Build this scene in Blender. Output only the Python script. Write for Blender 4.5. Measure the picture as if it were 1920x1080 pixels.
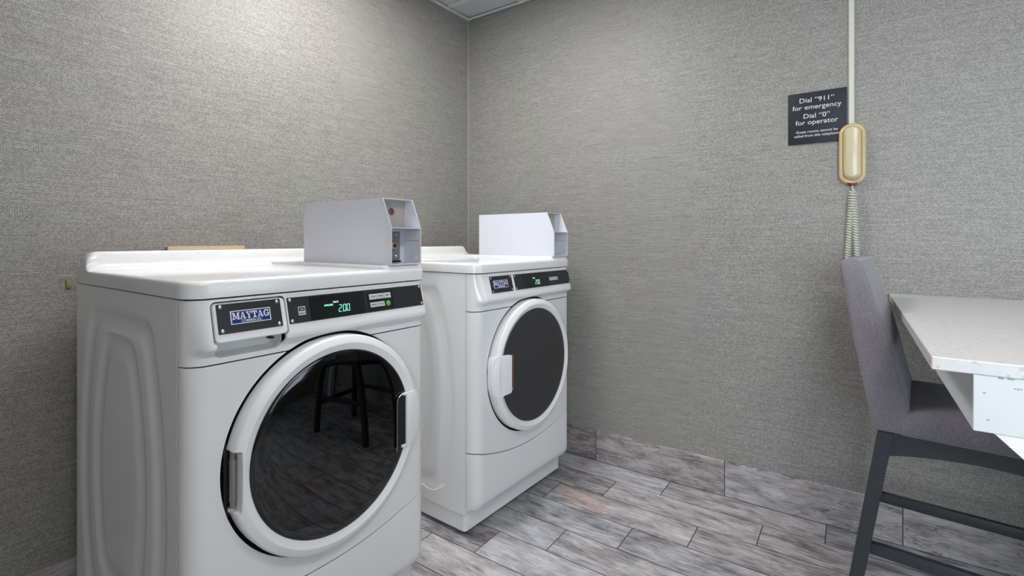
import bpy, bmesh, math, random
from mathutils import Vector, Matrix
random.seed(7)
for o in list(bpy.data.objects): bpy.data.objects.remove(o)
S = bpy.context.scene
COL = S.collection
R = math.radians
# ------------------------------------------------------------------ camera
cd = bpy.data.cameras.new('camera'); cam = bpy.data.objects.new('camera', cd); COL.objects.link(cam)
cam.location = (1.9259, -2.3092, 1.1231)
cam.rotation_euler = (R(90), 0, 0.6064)
cd.sensor_fit = 'HORIZONTAL'; cd.sensor_width = 36.0
cd.lens = 36.0*921.36/1920.0
cd.shift_y = -(540-450.2)/1920.0
cd.clip_start = 0.02
S.camera = cam
# ------------------------------------------------------------------ look
S.view_settings.view_transform = 'Standard'; S.view_settings.look = 'None'
S.view_settings.gamma = 1; S.view_settings.use_curve_mapping = False
S.view_settings.exposure = 0.0
w = bpy.data.worlds.new('world'); S.world = w; w.use_nodes = True
w.node_tree.nodes['Background'].inputs[0].default_value = (0.62, 0.78, 1.0, 1)
w.node_tree.nodes['Background'].inputs[1].default_value = 1.0
LAMP_MAIN = 27.5      # emission of the ceiling panels
LAMP_SIDE = 12.5
WINDOW_W = 64.0       # daylight entering the window behind the camera
la = bpy.data.lights.new('daylight', 'AREA'); la.shape = 'RECTANGLE'; la.size = 1.1; la.size_y = 1.6
la.energy = WINDOW_W; la.color = (0.86, 0.93, 1.0)
lo = bpy.data.objects.new('daylight', la); COL.objects.link(lo)
lo.location = (2.75, -3.62, 1.25); lo.rotation_euler = (R(90), 0, 0)

lb = bpy.data.lights.new('fill_side', 'AREA'); lb.shape = 'RECTANGLE'; lb.size = 1.0; lb.size_y = 1.3  # added fill light from the right, brightens the space under the counter
lb.energy = 16; lb.color = (0.80, 0.95, 1.0)
l2 = bpy.data.objects.new('fill_side', lb); COL.objects.link(l2)
l2.location = (3.79, -.75, .98); l2.rotation_euler = (R(90), 0, R(90))

H = 2.4575            # ceiling height
# ------------------------------------------------------------------ node helpers
class NT:
    def __init__(s, name):
        s.m = bpy.data.materials.new(name); s.m.use_nodes = True
        s.t = s.m.node_tree; s.b = s.t.nodes['Principled BSDF']
    def n(s, typ, **kw):
        nd = s.t.nodes.new(typ)
        for k, v in kw.items(): setattr(nd, k, v)
        return nd
    def link(s, a, b): s.t.links.new(a, b)
    def set(s, sock, v):
        if hasattr(v, 'links') or hasattr(v, 'is_linked'): s.link(v, sock)
        else: sock.default_value = v
    def math(s, op, a, b=None, c=None, clamp=False):
        nd = s.n('ShaderNodeMath', operation=op); nd.use_clamp = clamp
        s.set(nd.inputs[0], a)
        if b is not None: s.set(nd.inputs[1], b)
        if c is not None: s.set(nd.inputs[2], c)
        return nd.outputs[0]
    def pos(s, obj=False):
        if obj:
            g = s.n('ShaderNodeTexCoord').outputs['Object']
        else:
            g = s.n('ShaderNodeNewGeometry').outputs['Position']
        sp = s.n('ShaderNodeSeparateXYZ'); s.link(g, sp.inputs[0]); return sp.outputs
    def vec(s, x, y, z):
        c = s.n('ShaderNodeCombineXYZ')
        for i, v in enumerate((x, y, z)): s.set(c.inputs[i], v)
        return c.outputs[0]
    def noise(s, v, scale, detail=3, rough=.5, dist=0):
        nd = s.n('ShaderNodeTexNoise'); s.link(v, nd.inputs['Vector'])
        nd.inputs['Scale'].default_value = scale; nd.inputs['Detail'].default_value = detail
        nd.inputs['Roughness'].default_value = rough; nd.inputs['Distortion'].default_value = dist
        return nd.outputs['Fac']
    def white(s, v):
        nd = s.n('ShaderNodeTexWhiteNoise', noise_dimensions='3D'); s.link(v, nd.inputs['Vector'])
        return nd.outputs['Value']
    def ramp(s, f, stops):
        nd = s.n('ShaderNodeValToRGB'); s.link(f, nd.inputs[0])
        e = nd.color_ramp.elements
        while len(e) < len(stops): e.new(0.5)
        for i, (p, c) in enumerate(stops):
            e[i].position = p; e[i].color = (*c, 1) if len(c) == 3 else c
        return nd.outputs[0]
    def mix(s, f, a, b, mode='MIX'):
        nd = s.n('ShaderNodeMix', data_type='RGBA', blend_type=mode)
        s.set(nd.inputs[0], f)
        for sock, v in ((nd.inputs[6], a), (nd.inputs[7], b)):
            if isinstance(v, tuple): sock.default_value = (*v, 1)
            else: s.link(v, sock)
        return nd.outputs[2]
    def bump(s, h, strength, dist):
        nd = s.n('ShaderNodeBump'); s.link(h, nd.inputs['Height'])
        nd.inputs['Strength'].default_value = strength; nd.inputs['Distance'].default_value = dist
        s.link(nd.outputs[0], s.b.inputs['Normal'])

def plain(name, col, rough=.5, metal=0, spec=.5, coat=0, noise=0):
    t = NT(name); b = t.b
    b.inputs['Base Color'].default_value = (*col, 1)
    b.inputs['Roughness'].default_value = rough; b.inputs['Metallic'].default_value = metal
    b.inputs['Specular IOR Level'].default_value = spec; b.inputs['Coat Weight'].default_value = coat
    if noise:
        p = t.n('ShaderNodeTexCoord').outputs['Object']
        f = t.noise(p, 9, 4)
        c = t.mix(f, tuple(x*(1-noise) for x in col), tuple(min(1, x*(1+noise)) for x in col))
        t.link(c, b.inputs['Base Color'])
    return t.m

def emis(name, col, st):
    t = NT(name); t.b.inputs['Base Color'].default_value = (*col, 1)
    t.b.inputs['Emission Color'].default_value = (*col, 1); t.b.inputs['Emission Strength'].default_value = st
    return t.m

def wallpaper(name, axis):
    t = NT(name); p = t.pos(); h = p[axis]; z = p[2]
    # woven rows: staggered light dots over darker threads
    rz = t.math('MULTIPLY', z, 1/0.0041)
    row = t.math('FLOOR', rz)
    jit = t.math('MULTIPLY', t.white(t.vec(row, 3.1, 0.0)), 0.25)
    sh = t.math('ADD', t.math('MULTIPLY', row, 0.5), jit)
    hx = t.math('ADD', t.math('MULTIPLY', h, 1/0.0055), sh)
    cell = t.math('FLOOR', hx)
    fx = t.math('ABSOLUTE', t.math('SUBTRACT', t.math('FRACT', hx), 0.5))
    fz = t.math('ABSOLUTE', t.math('SUBTRACT', t.math('FRACT', rz), 0.5))
    d = t.math('ADD', t.math('POWER', t.math('MULTIPLY', fx, 2.0), 2.0), t.math('POWER', t.math('MULTIPLY', fz, 2.1), 2.0))
    dot = t.math('SUBTRACT', 1.0, d, clamp=True)
    rnd = t.white(t.vec(row, cell, 0.0))
    streak = t.noise(t.vec(t.math('MULTIPLY', h, 9.0), t.math('MULTIPLY', z, 300.0), 0.0), 1.0, 3, .6)
    streak2 = t.noise(t.vec(t.math('MULTIPLY', h, 5.0), t.math('MULTIPLY', z, 90.0), 4.0), 1.0, 2, .5)
    big = t.noise(t.vec(h, z, 0.0), 1.7, 2, .5)
    v = t.math('ADD', t.math('MULTIPLY', dot, t.math('ADD', t.math('ADD', t.math('MULTIPLY', rnd, .65), .38), t.math('MULTIPLY', t.white(t.vec(row, 7.7, 1.0)), .13))), t.math('MULTIPLY', t.math('SUBTRACT', streak, .5), .75))
    v = t.math('ADD', v, t.math('MULTIPLY', t.math('SUBTRACT', streak2, .5), .12))
    c = t.ramp(v, [(0.0, (.155, .147, .136)), (.45, (.325, .315, .302)), (1.0, (.60, .592, .575))])
    tint = t.mix(t.ramp(big, [(.42, (0, 0, 0)), (.58, (1, 1, 1))]), (.99, 1.0, .97), (1.02, .99, .985))
    c = t.mix(1.0, c, tint, 'MULTIPLY')
    t.link(c, t.b.inputs['Base Color']); t.b.inputs['Roughness'].default_value = .46
    t.b.inputs['Specular IOR Level'].default_value = .55
    t.bump(v, .35, .0012)
    return t.m

def planks(name, axis, acr, L, P, off0, step, acr0=0.0, sgn=-1, seed=0.0, tone=1.0, rowclamp=False, wob=1.0, coolf=1.0, vein=1.0):
    """wood-look tile; axis = index of the long direction, acr = index across."""
    t = NT(name); p = t.pos(); a = p[axis]; c = p[acr]
    rr = t.math('MULTIPLY', t.math('SUBTRACT', c, acr0), sgn/P)
    row = t.math('FLOOR', rr) if not rowclamp else 0.0
    if rowclamp: row = t.math('MULTIPLY', t.math('FLOOR', rr), 0.0)
    u = t.math('MULTIPLY', t.math('SUBTRACT', a, t.math('ADD', off0, t.math('MULTIPLY', row, step))), 1/L)
    colm = t.math('FLOOR', u)
    fu = t.math('FRACT', u); fr = t.math('FRACT', rr)
    g = .0019
    gu = t.math('MINIMUM', fu, t.math('SUBTRACT', 1.0, fu)); gu = t.math('MULTIPLY', gu, L)
    gr = t.math('MINIMUM', fr, t.math('SUBTRACT', 1.0, fr)); gr = t.math('MULTIPLY', gr, P)
    if rowclamp: gmin = gu
    else: gmin = t.math('MINIMUM', gu, gr)
    grout = t.math('LESS_THAN', gmin, g)
    r1 = t.white(t.vec(row, colm, seed)); r2 = t.white(t.vec(row, colm, seed+5.3)); r3 = t.white(t.vec(row, colm, seed+9.7))
    ox = t.math('MULTIPLY', r1, 37.0); oy = t.math('MULTIPLY', r2, 53.0)
    aa = t.math('ADD', a, ox); cc = t.math('ADD', c, oy)
    warp = t.noise(t.vec(t.math('MULTIPLY', aa, 3.0), t.math('MULTIPLY', cc, 6.0), seed), 1.0, 2, .5)
    cw = t.math('ADD', t.math('MULTIPLY', cc, 1.0), t.math('MULTIPLY', warp, .055*wob))
    grain = t.noise(t.vec(t.math('MULTIPLY', aa, 7.5), t.math('MULTIPLY', cw, 88.0), 0.0), 1.0, 6, .72, .6)
    fine = t.noise(t.vec(t.math('MULTIPLY', aa, 30.0), t.math('MULTIPLY', cw, 420.0), 0.0), 1.0, 2, .5)
    blot = t.noise(t.vec(t.math('MULTIPLY', aa, 6.5), t.math('MULTIPLY', cc, 17.0), 2.0), 1.0, 5, .65, .4)
    v = t.math('ADD', t.math('MULTIPLY', grain, .8), t.math('MULTIPLY', blot, .95))
    v = t.math('ADD', v, t.math('MULTIPLY', fine, .22))
    v = t.math('ADD', v, t.math('MULTIPLY', t.math('SUBTRACT', r3, .5), .18))
    v = t.math('SUBTRACT', v, .42)
    col = t.ramp(v, [(.24, (.075*tone, .068*tone, .069*tone)), (.41, (.215*tone, .203*tone, .205*tone)),
                     (.58, (.42*tone, .405*tone, .408*tone)), (.80, (.64*tone, .625*tone, .635*tone))])
    warm = t.noise(t.vec(t.math('MULTIPLY', aa, 2.6), t.math('MULTIPLY', cc, 5.0), 8.0), 1.0, 2, .5)
    wm = t.ramp(warm, [(.60, (0, 0, 0)), (.78, (1, 1, 1))])
    col = t.mix(t.math('MULTIPLY', wm, .65), col, t.mix(1.0, col, (1.22, .93, .80), 'MULTIPLY'))
    vn = t.noise(t.vec(t.math('MULTIPLY', aa, 3.4), t.math('MULTIPLY', cc, 19.0), 6.0), 1.0, 3, .55, .5)
    vf = t.math('ABSOLUTE', t.math('SUBTRACT', t.math('FRACT', t.math('MULTIPLY', vn, 15.0)), .5))
    vl = t.math('MULTIPLY', t.math('SUBTRACT', 1.0, t.math('MULTIPLY', vf, 6.0), clamp=True), t.ramp(t.noise(t.vec(t.math('MULTIPLY', aa, 8.0), t.math('MULTIPLY', cc, 30.0), 1.0), 1.0, 2, .5), [(.42, (0, 0, 0)), (.62, (1, 1, 1))]))
    col = t.mix(t.math('MULTIPLY', vl, .55*vein, clamp=True), col, (.13*tone, .12*tone, .12*tone))
    cool = t.ramp(r2, [(.3, (1.03, .99, 1.0)), (.9, (1.03-.08*coolf, .995, 1.0+.05*coolf))])
    col = t.mix(1.0, col, cool, 'MULTIPLY')
    col = t.mix(grout, col, (.055, .052, .052))
    t.link(col, t.b.inputs['Base Color'])
    t.link(t.math('ADD', .42, t.math('MULTIPLY', grain, .2)), t.b.inputs['Roughness'])
    hgt = t.math('SUBTRACT', t.math('MULTIPLY', grain, .15), t.math('MULTIPLY', grout, 1.0))
    t.bump(hgt, .4, .0015)
    return t.m

def quartz(name):
    t = NT(name); p = t.n('ShaderNodeNewGeometry').outputs['Position']
    v = t.n('ShaderNodeTexVoronoi'); t.link(p, v.inputs['Vector']); v.inputs['Scale'].default_value = 105
    rnd = t.white(v.outputs['Position'])
    spot = t.math('MULTIPLY', t.math('LESS_THAN', v.outputs['Distance'], .36), t.math('GREATER_THAN', rnd, .70))
    n = t.noise(p, 60, 4, .6)
    base = t.mix(n, (.58, .57, .57), (.69, .68, .685))
    spc = t.mix(rnd, (.34, .335, .33), (.42, .41, .40))
    c = t.mix(t.math('MULTIPLY', spot, .55), base, spc)
    v2 = t.n('ShaderNodeTexVoronoi'); t.link(p, v2.inputs['Vector']); v2.inputs['Scale'].default_value = 31
    rnd2 = t.white(v2.outputs['Position'])
    spot2 = t.math('MULTIPLY', t.math('LESS_THAN', v2.outputs['Distance'], .11), t.math('GREATER_THAN', rnd2, .80))
    c = t.mix(t.math('MULTIPLY', spot2, .7), c, (.36, .355, .33))
    t.link(c, t.b.inputs['Base Color']); t.b.inputs['Roughness'].default_value = .28
    return t.m

def fabric(name, c0, c1):
    t = NT(name); p = t.n('ShaderNodeTexCoord').outputs['Object']
    sp = t.n('ShaderNodeSeparateXYZ'); t.link(p, sp.inputs[0]); o = sp.outputs
    n1 = t.noise(t.vec(t.math('MULTIPLY', o[0], 260.0), t.math('MULTIPLY', o[1], 260.0), t.math('MULTIPLY', o[2], 900.0)), 1.0, 2, .6)
    n2 = t.noise(t.vec(t.math('MULTIPLY', o[0], 900.0), t.math('MULTIPLY', o[1], 900.0), t.math('MULTIPLY', o[2], 240.0)), 1.0, 2, .6)
    n3 = t.noise(p, 14, 3)
    v = t.math('ADD', t.math('MULTIPLY', t.math('ADD', n1, n2), .42), t.math('MULTIPLY', n3, .16))
    t.link(t.ramp(v, [(.36, c0), (.64, c1)]), t.b.inputs['Base Color'])
    t.b.inputs['Roughness'].default_value = .9; t.b.inputs['Specular IOR Level'].default_value = .2
    t.b.inputs['Sheen Weight'].default_value = .25
    t.bump(v, .3, .001)
    return t.m

def tinted_glass(name, tint, rough=.012, ior=1.55):
    m = bpy.data.materials.new(name); m.use_nodes = True; t = m.node_tree
    t.nodes.remove(t.nodes['Principled BSDF']); out = t.nodes['Material Output']
    tr = t.nodes.new('ShaderNodeBsdfTransparent'); tr.inputs[0].default_value = (*tint, 1)
    gl = t.nodes.new('ShaderNodeBsdfGlossy'); gl.inputs['Roughness'].default_value = rough
    gl.inputs[0].default_value = (1, 1, 1, 1)
    fr = t.nodes.new('ShaderNodeFresnel'); fr.inputs[0].default_value = ior
    mx = t.nodes.new('ShaderNodeMixShader')
    t.links.new(fr.outputs[0], mx.inputs[0]); t.links.new(tr.outputs[0], mx.inputs[1]); t.links.new(gl.outputs[0], mx.inputs[2])
    t.links.new(mx.outputs[0], out.inputs[0]); return m

M = {}
M['wall_x'] = wallpaper('wallpaper_left', 1)
M['wall_y'] = wallpaper('wallpaper_back', 0)
M['floor'] = planks('floor_planks', 0, 1, .6126, .1559, 1.2286, -.2068, seed=1.0)
M['base_b'] = planks('baseboard_planks', 0, 2, .6126, .3, .8513, 0, acr0=-.05, sgn=1, seed=4.0, rowclamp=True, tone=.78, coolf=-.35, vein=1.9)
M['base_l'] = planks('baseboard_planks_left', 1, 2, .6126, .3, .22, 0, acr0=-.05, sgn=1, seed=6.0, rowclamp=True, tone=.8)
M['ceil'] = plain('ceiling_tile_white', (.60, .60, .615), .9, noise=.03)
M['tbar'] = plain('ceiling_grid_white', (.72, .72, .72), .5)
M['enamel'] = plain('white_enamel', (.78, .78, .79), .14, spec=.5)
M['enamel_dim'] = plain('white_enamel_side', (.84, .845, .85), .24)
M['plastic'] = plain('white_plastic', (.83, .83, .84), .32)
M['boxwhite'] = plain('coin_box_white', (.66, .67, .73), .38)
M['boxinner'] = plain('coin_box_inner', (.40, .36, .33), .4)
M['black'] = plain('black_panel', (.016, .016, .02), .33)
M['display'] = plain('display_window', (.006, .008, .007), .12)
M['rubber'] = plain('black_rubber', (.012, .012, .012), .6)
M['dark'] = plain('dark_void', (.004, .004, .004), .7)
M['drum'] = plain('drum_steel', (.35, .35, .36), .35, metal=1)
M['steel'] = plain('steel', (.62, .62, .62), .28, metal=1)
M['greysteel'] = plain('grey_hinge', (.30, .30, .31), .4, metal=.7)
M['brass'] = plain('brass', (.66, .53, .33), .3, metal=1)
M['copper'] = plain('copper_brown', (.20, .10, .05), .35, metal=.5)
M['glass'] = tinted_glass('smoked_glass', (.03, .032, .034), ior=1.62)
M['glass_d'] = tinted_glass('smoked_glass_dryer', (.33, .33, .335), .05)
_t = M['glass_d'].node_tree; _o = _t.nodes['Material Output']; _l = _o.inputs[0].links[0].from_socket   # slightly milky smoked plastic; the mixed-in grey also paints a reflection
_d = _t.nodes.new('ShaderNodeBsdfDiffuse'); _d.inputs[0].default_value = (.11, .11, .115, 1); _m = _t.nodes.new('ShaderNodeMixShader'); _m.inputs[0].default_value = .35
_t.links.new(_l, _m.inputs[1]); _t.links.new(_d.outputs[0], _m.inputs[2]); _t.links.new(_m.outputs[0], _o.inputs[0])
M['green_led'] = emis('green_led', (.25, 1.0, .62), .75)
M['white_led'] = emis('white_led', (.8, 1.0, .95), .5)
M['blue'] = plain('logo_blue', (.006, .022, .15), .55, spec=.3)
M['silver'] = plain('logo_silver', (.62, .64, .70), .35)
M['sticker'] = plain('sticker_grey', (.55, .55, .57), .5)
M['greenbtn'] = plain('green_button', (.10, .42, .09), .4)
M['navy'] = plain('sign_navy', (.020, .021, .032), .5, spec=.3)
M['signtext'] = plain('sign_letter_white', (.68, .68, .70), .5)
M['ivory'] = plain('ivory_phone', (.60, .48, .27), .3)
M['ivory_lt'] = plain('ivory_handset', (.60, .52, .36), .25)
M['cordm'] = plain('cream_cord', (.60, .60, .50), .45)
M['conduit'] = plain('ivory_conduit', (.62, .62, .55), .4)
M['red'] = plain('dark_red_clip', (.15, .004, .006), .4)
M['tan'] = plain('tan_box', (.58, .46, .30), .5)
M['yellow'] = plain('yellow_tag', (.26, .26, .10), .5)
M['fabric'] = fabric('heather_grey_fabric', (.118, .106, .125), (.262, .240, .272))
M['legs'] = plain('charcoal_painted_wood', (.027, .032, .038), .42)
M['quartz'] = quartz('speckled_quartz')
M['paintw'] = plain('white_painted_wood', (.68, .70, .715), .4, noise=.03)
M['chip'] = plain('paint_chip', (.33, .33, .32), .6)
M['framew'] = plain('lamp_frame_white', (.8, .8, .8), .4)
M['lamp'] = emis('lamp_diffuser', (1.0, .985, .965), LAMP_MAIN)
M['lamp2'] = emis('lamp_diffuser_side', (1.0, .985, .965), LAMP_SIDE)
M['pane'] = tinted_glass('window_glass', (.95, .97, .97))

# ------------------------------------------------------------------ mesh helpers
def link(name, me, mat, parent=None, sharp=32):
    me.materials.clear()
    for m in (mat if isinstance(mat, (list, tuple)) else [mat]): me.materials.append(m)
    bm = bmesh.new(); bm.from_mesh(me)
    bmesh.ops.recalc_face_normals(bm, faces=bm.faces[:])
    for f in bm.faces: f.smooth = True
    for e in bm.edges:
        if len(e.link_faces) == 2: e.smooth = e.calc_face_angle(0) < R(sharp)
        else: e.smooth = False
    bm.to_mesh(me); bm.free()
    o = bpy.data.objects.new(name, me); COL.objects.link(o)
    if parent: o.parent = parent
    return o
def obj(name, bm, mat, parent=None, sharp=32):
    me = bpy.data.meshes.new(name); bm.to_mesh(me); bm.free()
    return link(name, me, mat, parent, sharp)
def thing(name, label, cat, loc=(0, 0, 0), rz=0, group=None):
    o = bpy.data.objects.new(name, None); COL.objects.link(o); o.empty_display_size = .1
    o.location = loc; o.rotation_euler = (0, 0, rz)
    return tag(o, label, cat, group)
def tag(o, label, cat, group=None):
    o['label'] = label; o['category'] = cat
    if group: o['group'] = group
    return o
def structure(o): o['kind'] = 'structure'; return o

def box(bm, a, b, bev=0, seg=2, mat=None):
    """axis box from corner a to b, optional bevel"""
    r = bmesh.ops.create_cube(bm, size=1); vs = r['verts']
    ca = [(a[i]+b[i])/2 for i in range(3)]; sz = [abs(b[i]-a[i]) for i in range(3)]
    for v in vs: v.co = Vector([v.co[i]*sz[i]+ca[i] for i in range(3)])
    if mat: 
        for v in vs: v.co = mat @ v.co
    if bev:
        es = list({e for v in vs for e in v.link_edges})
        bmesh.ops.bevel(bm, geom=es, offset=bev, segments=seg, profile=.5, affect='EDGES')
def boxobj(name, a, b, mat, parent=None, bev=0, seg=2):
    bm = bmesh.new(); box(bm, a, b, bev, seg); return obj(name, bm, mat, parent)

def prism(bm, pts, f0, f1, bev=0):
    """polygon pts (2d) extruded between two mapping functions"""
    v0 = [bm.verts.new(f0(*p)) for p in pts]; v1 = [bm.verts.new(f1(*p)) for p in pts]
    n = len(pts)
    bm.faces.new(v0); bm.faces.new(v1[::-1])
    for i in range(n): bm.faces.new((v0[i], v1[i], v1[(i+1) % n], v0[(i+1) % n]))
    if bev:
        es = list({e for v in v0+v1 for e in v.link_edges})
        bmesh.ops.bevel(bm, geom=es, offset=bev, segments=2, profile=.5, affect='EDGES')

def grid_solid(bm, front, back):
    """closed solid between two equally sized point grids"""
    n, m = len(front), len(front[0])
    A = [[bm.verts.new(p) for p in r] for r in front]; B = [[bm.verts.new(p) for p in r] for r in back]
    for i in range(n-1):
        for j in range(m-1):
            bm.faces.new((A[i][j], A[i+1][j], A[i+1][j+1], A[i][j+1]))
            bm.faces.new((B[i][j], B[i][j+1], B[i+1][j+1], B[i+1][j]))
    for i in range(n-1):
        for j in (0, m-1): bm.faces.new((A[i][j], B[i][j], B[i+1][j], A[i+1][j]))
    for j in range(m-1):
        for i in (0, n-1): bm.faces.new((A[i][j], A[i][j+1], B[i][j+1], B[i][j]))

def loft(bm, rings, cap0=True, cap1=True, closed=True):
    V = [[bm.verts.new(p) for p in r] for r in rings]; n = len(V[0])
    for a, b in zip(V, V[1:]):
        for i in range(n if closed else n-1):
            j = (i+1) % n; bm.faces.new((a[i], a[j], b[j], b[i]))
    if cap0: bm.faces.new(V[0][::-1])
    if cap1: bm.faces.new(V[-1])

def rrect(cx, cy, hx, hy, r, n=8):
    """rounded rectangle outline; r scalar or 4 radii (++, -+, --, +-)"""
    rs = r if isinstance(r, (list, tuple)) else [r]*4
    out = []
    for k, (sx, sy) in enumerate(((1, 1), (-1, 1), (-1, -1), (1, -1))):
        q = rs[k]
        for i in range(n+1):
            a = math.pi/2*(k + i/n)
            out.append((cx+sx*(hx-q)+q*math.cos(a), cy+sy*(hy-q)+q*math.sin(a)))
    return out

def lathe(bm, prof, c, n=96, close=False):
    """prof: (r, x) pairs, axis = local +x through c=(y,z); r==0 makes a tip"""
    rings = []
    for r, x in prof:
        if r <= 1e-6: rings.append([bm.verts.new((x, c[0], c[1]))])
        else: rings.append([bm.verts.new((x, c[0]+r*math.cos(2*math.pi*i/n), c[1]+r*math.sin(2*math.pi*i/n))) for i in range(n)])
    pr = list(zip(rings, rings[1:]))
    if close: pr.append((rings[-1], rings[0]))
    for a, b in pr:
        if len(a) == 1 and len(b) == 1: continue
        for i in range(n):
            j = (i+1) % n
            if len(a) == 1: bm.faces.new((a[0], b[j], b[i]))
            elif len(b) == 1: bm.faces.new((a[i], a[j], b[0]))
            else: bm.faces.new((a[i], a[j], b[j], b[i]))

def tube(bm, pts, r, n=8, cap=True):
    pts = [Vector(p) for p in pts]; rings = []
    t0 = (pts[1]-pts[0]).normalized()
    up = Vector((0, 0, 1)) if abs(t0.z) < .9 else Vector((1, 0, 0))
    x = t0.cross(up).normalized()
    for i, p in enumerate(pts):
        t = ((pts[min(i+1, len(pts)-1)]-pts[max(i-1, 0)])).normalized()
        x = (x - t*x.dot(t)).normalized(); y = t.cross(x)
        rings.append([p + r*(math.cos(2*math.pi*k/n)*x+math.sin(2*math.pi*k/n)*y) for k in range(n)])
    loft(bm, rings, cap, cap)

def boolean(o, cutters, op='DIFFERENCE', sh=28):
    for c in cutters:
        c.parent = o.parent
        md = o.modifiers.new('b', 'BOOLEAN'); md.object = c; md.operation = op; md.solver = 'EXACT'
    bpy.context.view_layer.update()
    dg = bpy.context.evaluated_depsgraph_get(); dg.update()
    me = bpy.data.meshes.new_from_object(o.evaluated_get(dg))
    mats = list(o.data.materials); name, par = o.name, o.parent
    o.modifiers.clear(); o.data = me
    me.materials.clear()
    for m in mats: me.materials.append(m)
    bm = bmesh.new(); bm.from_mesh(me)
    for f in bm.faces: f.smooth = True; f.material_index = 0
    for e in bm.edges:
        e.smooth = len(e.link_faces) == 2 and e.calc_face_angle(0) < R(sh)
    bm.to_mesh(me); bm.free()
    for c in cutters: bpy.data.objects.remove(c)
    return o

def text(name, s, size, mat, parent, origin, right, up, align='CENTER', depth=.0004, bold=0, sx=1.0):
    cu = bpy.data.curves.new('t', 'FONT'); cu.body = s; cu.size = size; cu.align_x = align; cu.align_y = 'CENTER'
    cu.extrude = depth; cu.offset = bold; cu.resolution_u = 3
    to = bpy.data.objects.new('t', cu); COL.objects.link(to)
    dg = bpy.context.evaluated_depsgraph_get(); dg.update()
    me = bpy.data.meshes.new_from_object(to.evaluated_get(dg))
    bpy.data.objects.remove(to)
    r_, u_ = Vector(right).normalized(), Vector(up).normalized(); n_ = r_.cross(u_)
    mt = Matrix((r_*sx, u_, n_)).transposed().to_4x4(); mt.translation = Vector(origin)
    me.transform(mt)
    me.materials.clear(); me.materials.append(mat)
    o = bpy.data.objects.new(name, me); COL.objects.link(o); o.parent = parent
    return o

# ------------------------------------------------------------------ room shell
LX = 0.0205           # left wall is slightly out of square: x = LX*y
XR, YF = 3.62, -3.45
def wall_left():
    bm = bmesh.new()
    q = [(0, 0), (LX*YF, YF), (LX*YF-.12, YF), (-.12, .12), (0, .12)]
    prism(bm, q, lambda x, y: (x, y, 0), lambda x, y: (x, y, H)); return obj('wall_left', bm, M['wall_x'])
structure(wall_left())
structure(boxobj('wall_back', (0.0, 0, 0), (XR+.12, .12, H), M['wall_y']))
bm = bmesh.new()
ry0, ry1, rz0, rz1 = -1.30, -.20, .28, 1.68
for a, b in (((XR, YF-.12, 0), (XR+.12, ry0, H)), ((XR, ry1, 0), (XR+.12, 0, H)), ((XR, ry0, 0), (XR+.12, ry1, rz0)), ((XR, ry0, rz1), (XR+.12, ry1, H))):
    box(bm, a, b)
structure(obj('wall_right', bm, M['wall_x']))
bm = bmesh.new()
for a, b in (((XR+.03, ry0, rz0), (XR+.09, ry0+.05, rz1)), ((XR+.03, ry1-.05, rz0), (XR+.09, ry1, rz1)), ((XR+.03, ry0+.05, rz0), (XR+.09, ry1-.05, rz0+.05)), ((XR+.03, ry0+.05, rz1-.05), (XR+.09, ry1-.05, rz1))):
    box(bm, a, b, .004)
wf2 = structure(obj('added_window', bm, M['framew']))  # unseen window, added only to let the side fill light in
boxobj('window_pane', (XR+.057, ry0+.05, rz0+.05), (XR+.063, ry1-.05, rz1-.05), M['pane'], wf2)
bm = bmesh.new()      # front wall with a window opening
wx0, wx1, wz0, wz1 = 2.20, 3.30, .45, 2.05
for a, b in (((-.3, YF-.12, 0), (wx0, YF, H)), ((wx1, YF-.12, 0), (XR, YF, H)), ((wx0, YF-.12, 0), (wx1, YF, wz0)), ((wx0, YF-.12, wz1), (wx1, YF, H))):
    box(bm, a, b)
structure(obj('wall_front', bm, M['wall_y']))
bm = bmesh.new()
for a, b in (((wx0, YF-.09, wz0), (wx0+.05, YF-.03, wz1)), ((wx1-.05, YF-.09, wz0), (wx1, YF-.03, wz1)), ((wx0+.05, YF-.09, wz0), (wx1-.05, YF-.03, wz0+.05)), ((wx0+.05, YF-.09, wz1-.05), (wx1-.05, YF-.03, wz1))):
    box(bm, a, b, .004)
wf = structure(obj('window_1', bm, M['framew']))
boxobj('window_pane', (wx0+.05, YF-.063, wz0+.05), (wx1-.05, YF-.057, wz1-.05), M['pane'], wf)
structure(boxobj('floor', (-.3, YF-.12, -.06), (XR+.12, .12, 0), M['floor']))
structure(boxobj('ceiling', (-.3, YF-.12, H+.012), (XR+.12, .12, H+.08), M['ceil']))
# wall angle and hung grid
bm = bmesh.new()
box(bm, (0, -.022, H-.001), (XR, 0, H+.003)); box(bm, (0, -.003, H-.001), (XR, 0, H+.03))
prism(bm, [(0, 0), (LX*YF, YF), (LX*YF+.022, YF), (.022, 0)], lambda x, y: (x, y, H-.0012), lambda x, y: (x, y, H+.003))
structure(obj('trim_1', bm, M['tbar']))
bm = bmesh.new()
for k in range(6):
    y = -.2-.6096*k; box(bm, (.022, y-.012, H), (XR, y+.012, H+.010))
for k in range(6):
    x = .3952+.6096*k; box(bm, (x-.012, YF, H+.0015), (x+.012, -.022, H+.0095))
structure(obj('trim_2', bm, M['tbar']))
# skirting tiles
structure(boxobj('baseboard_back', (0.0, -.010, 0), (XR, 0, .154), M['base_b'], bev=.0015, seg=1))
bm = bmesh.new()
prism(bm, [(0, -.010), (LX*YF, YF), (LX*YF+.010, YF), (.010, -.010)], lambda x, y: (x, y, 0), lambda x, y: (x, y, .154))
structure(obj('baseboard_left', bm, M['base_l']))
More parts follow.
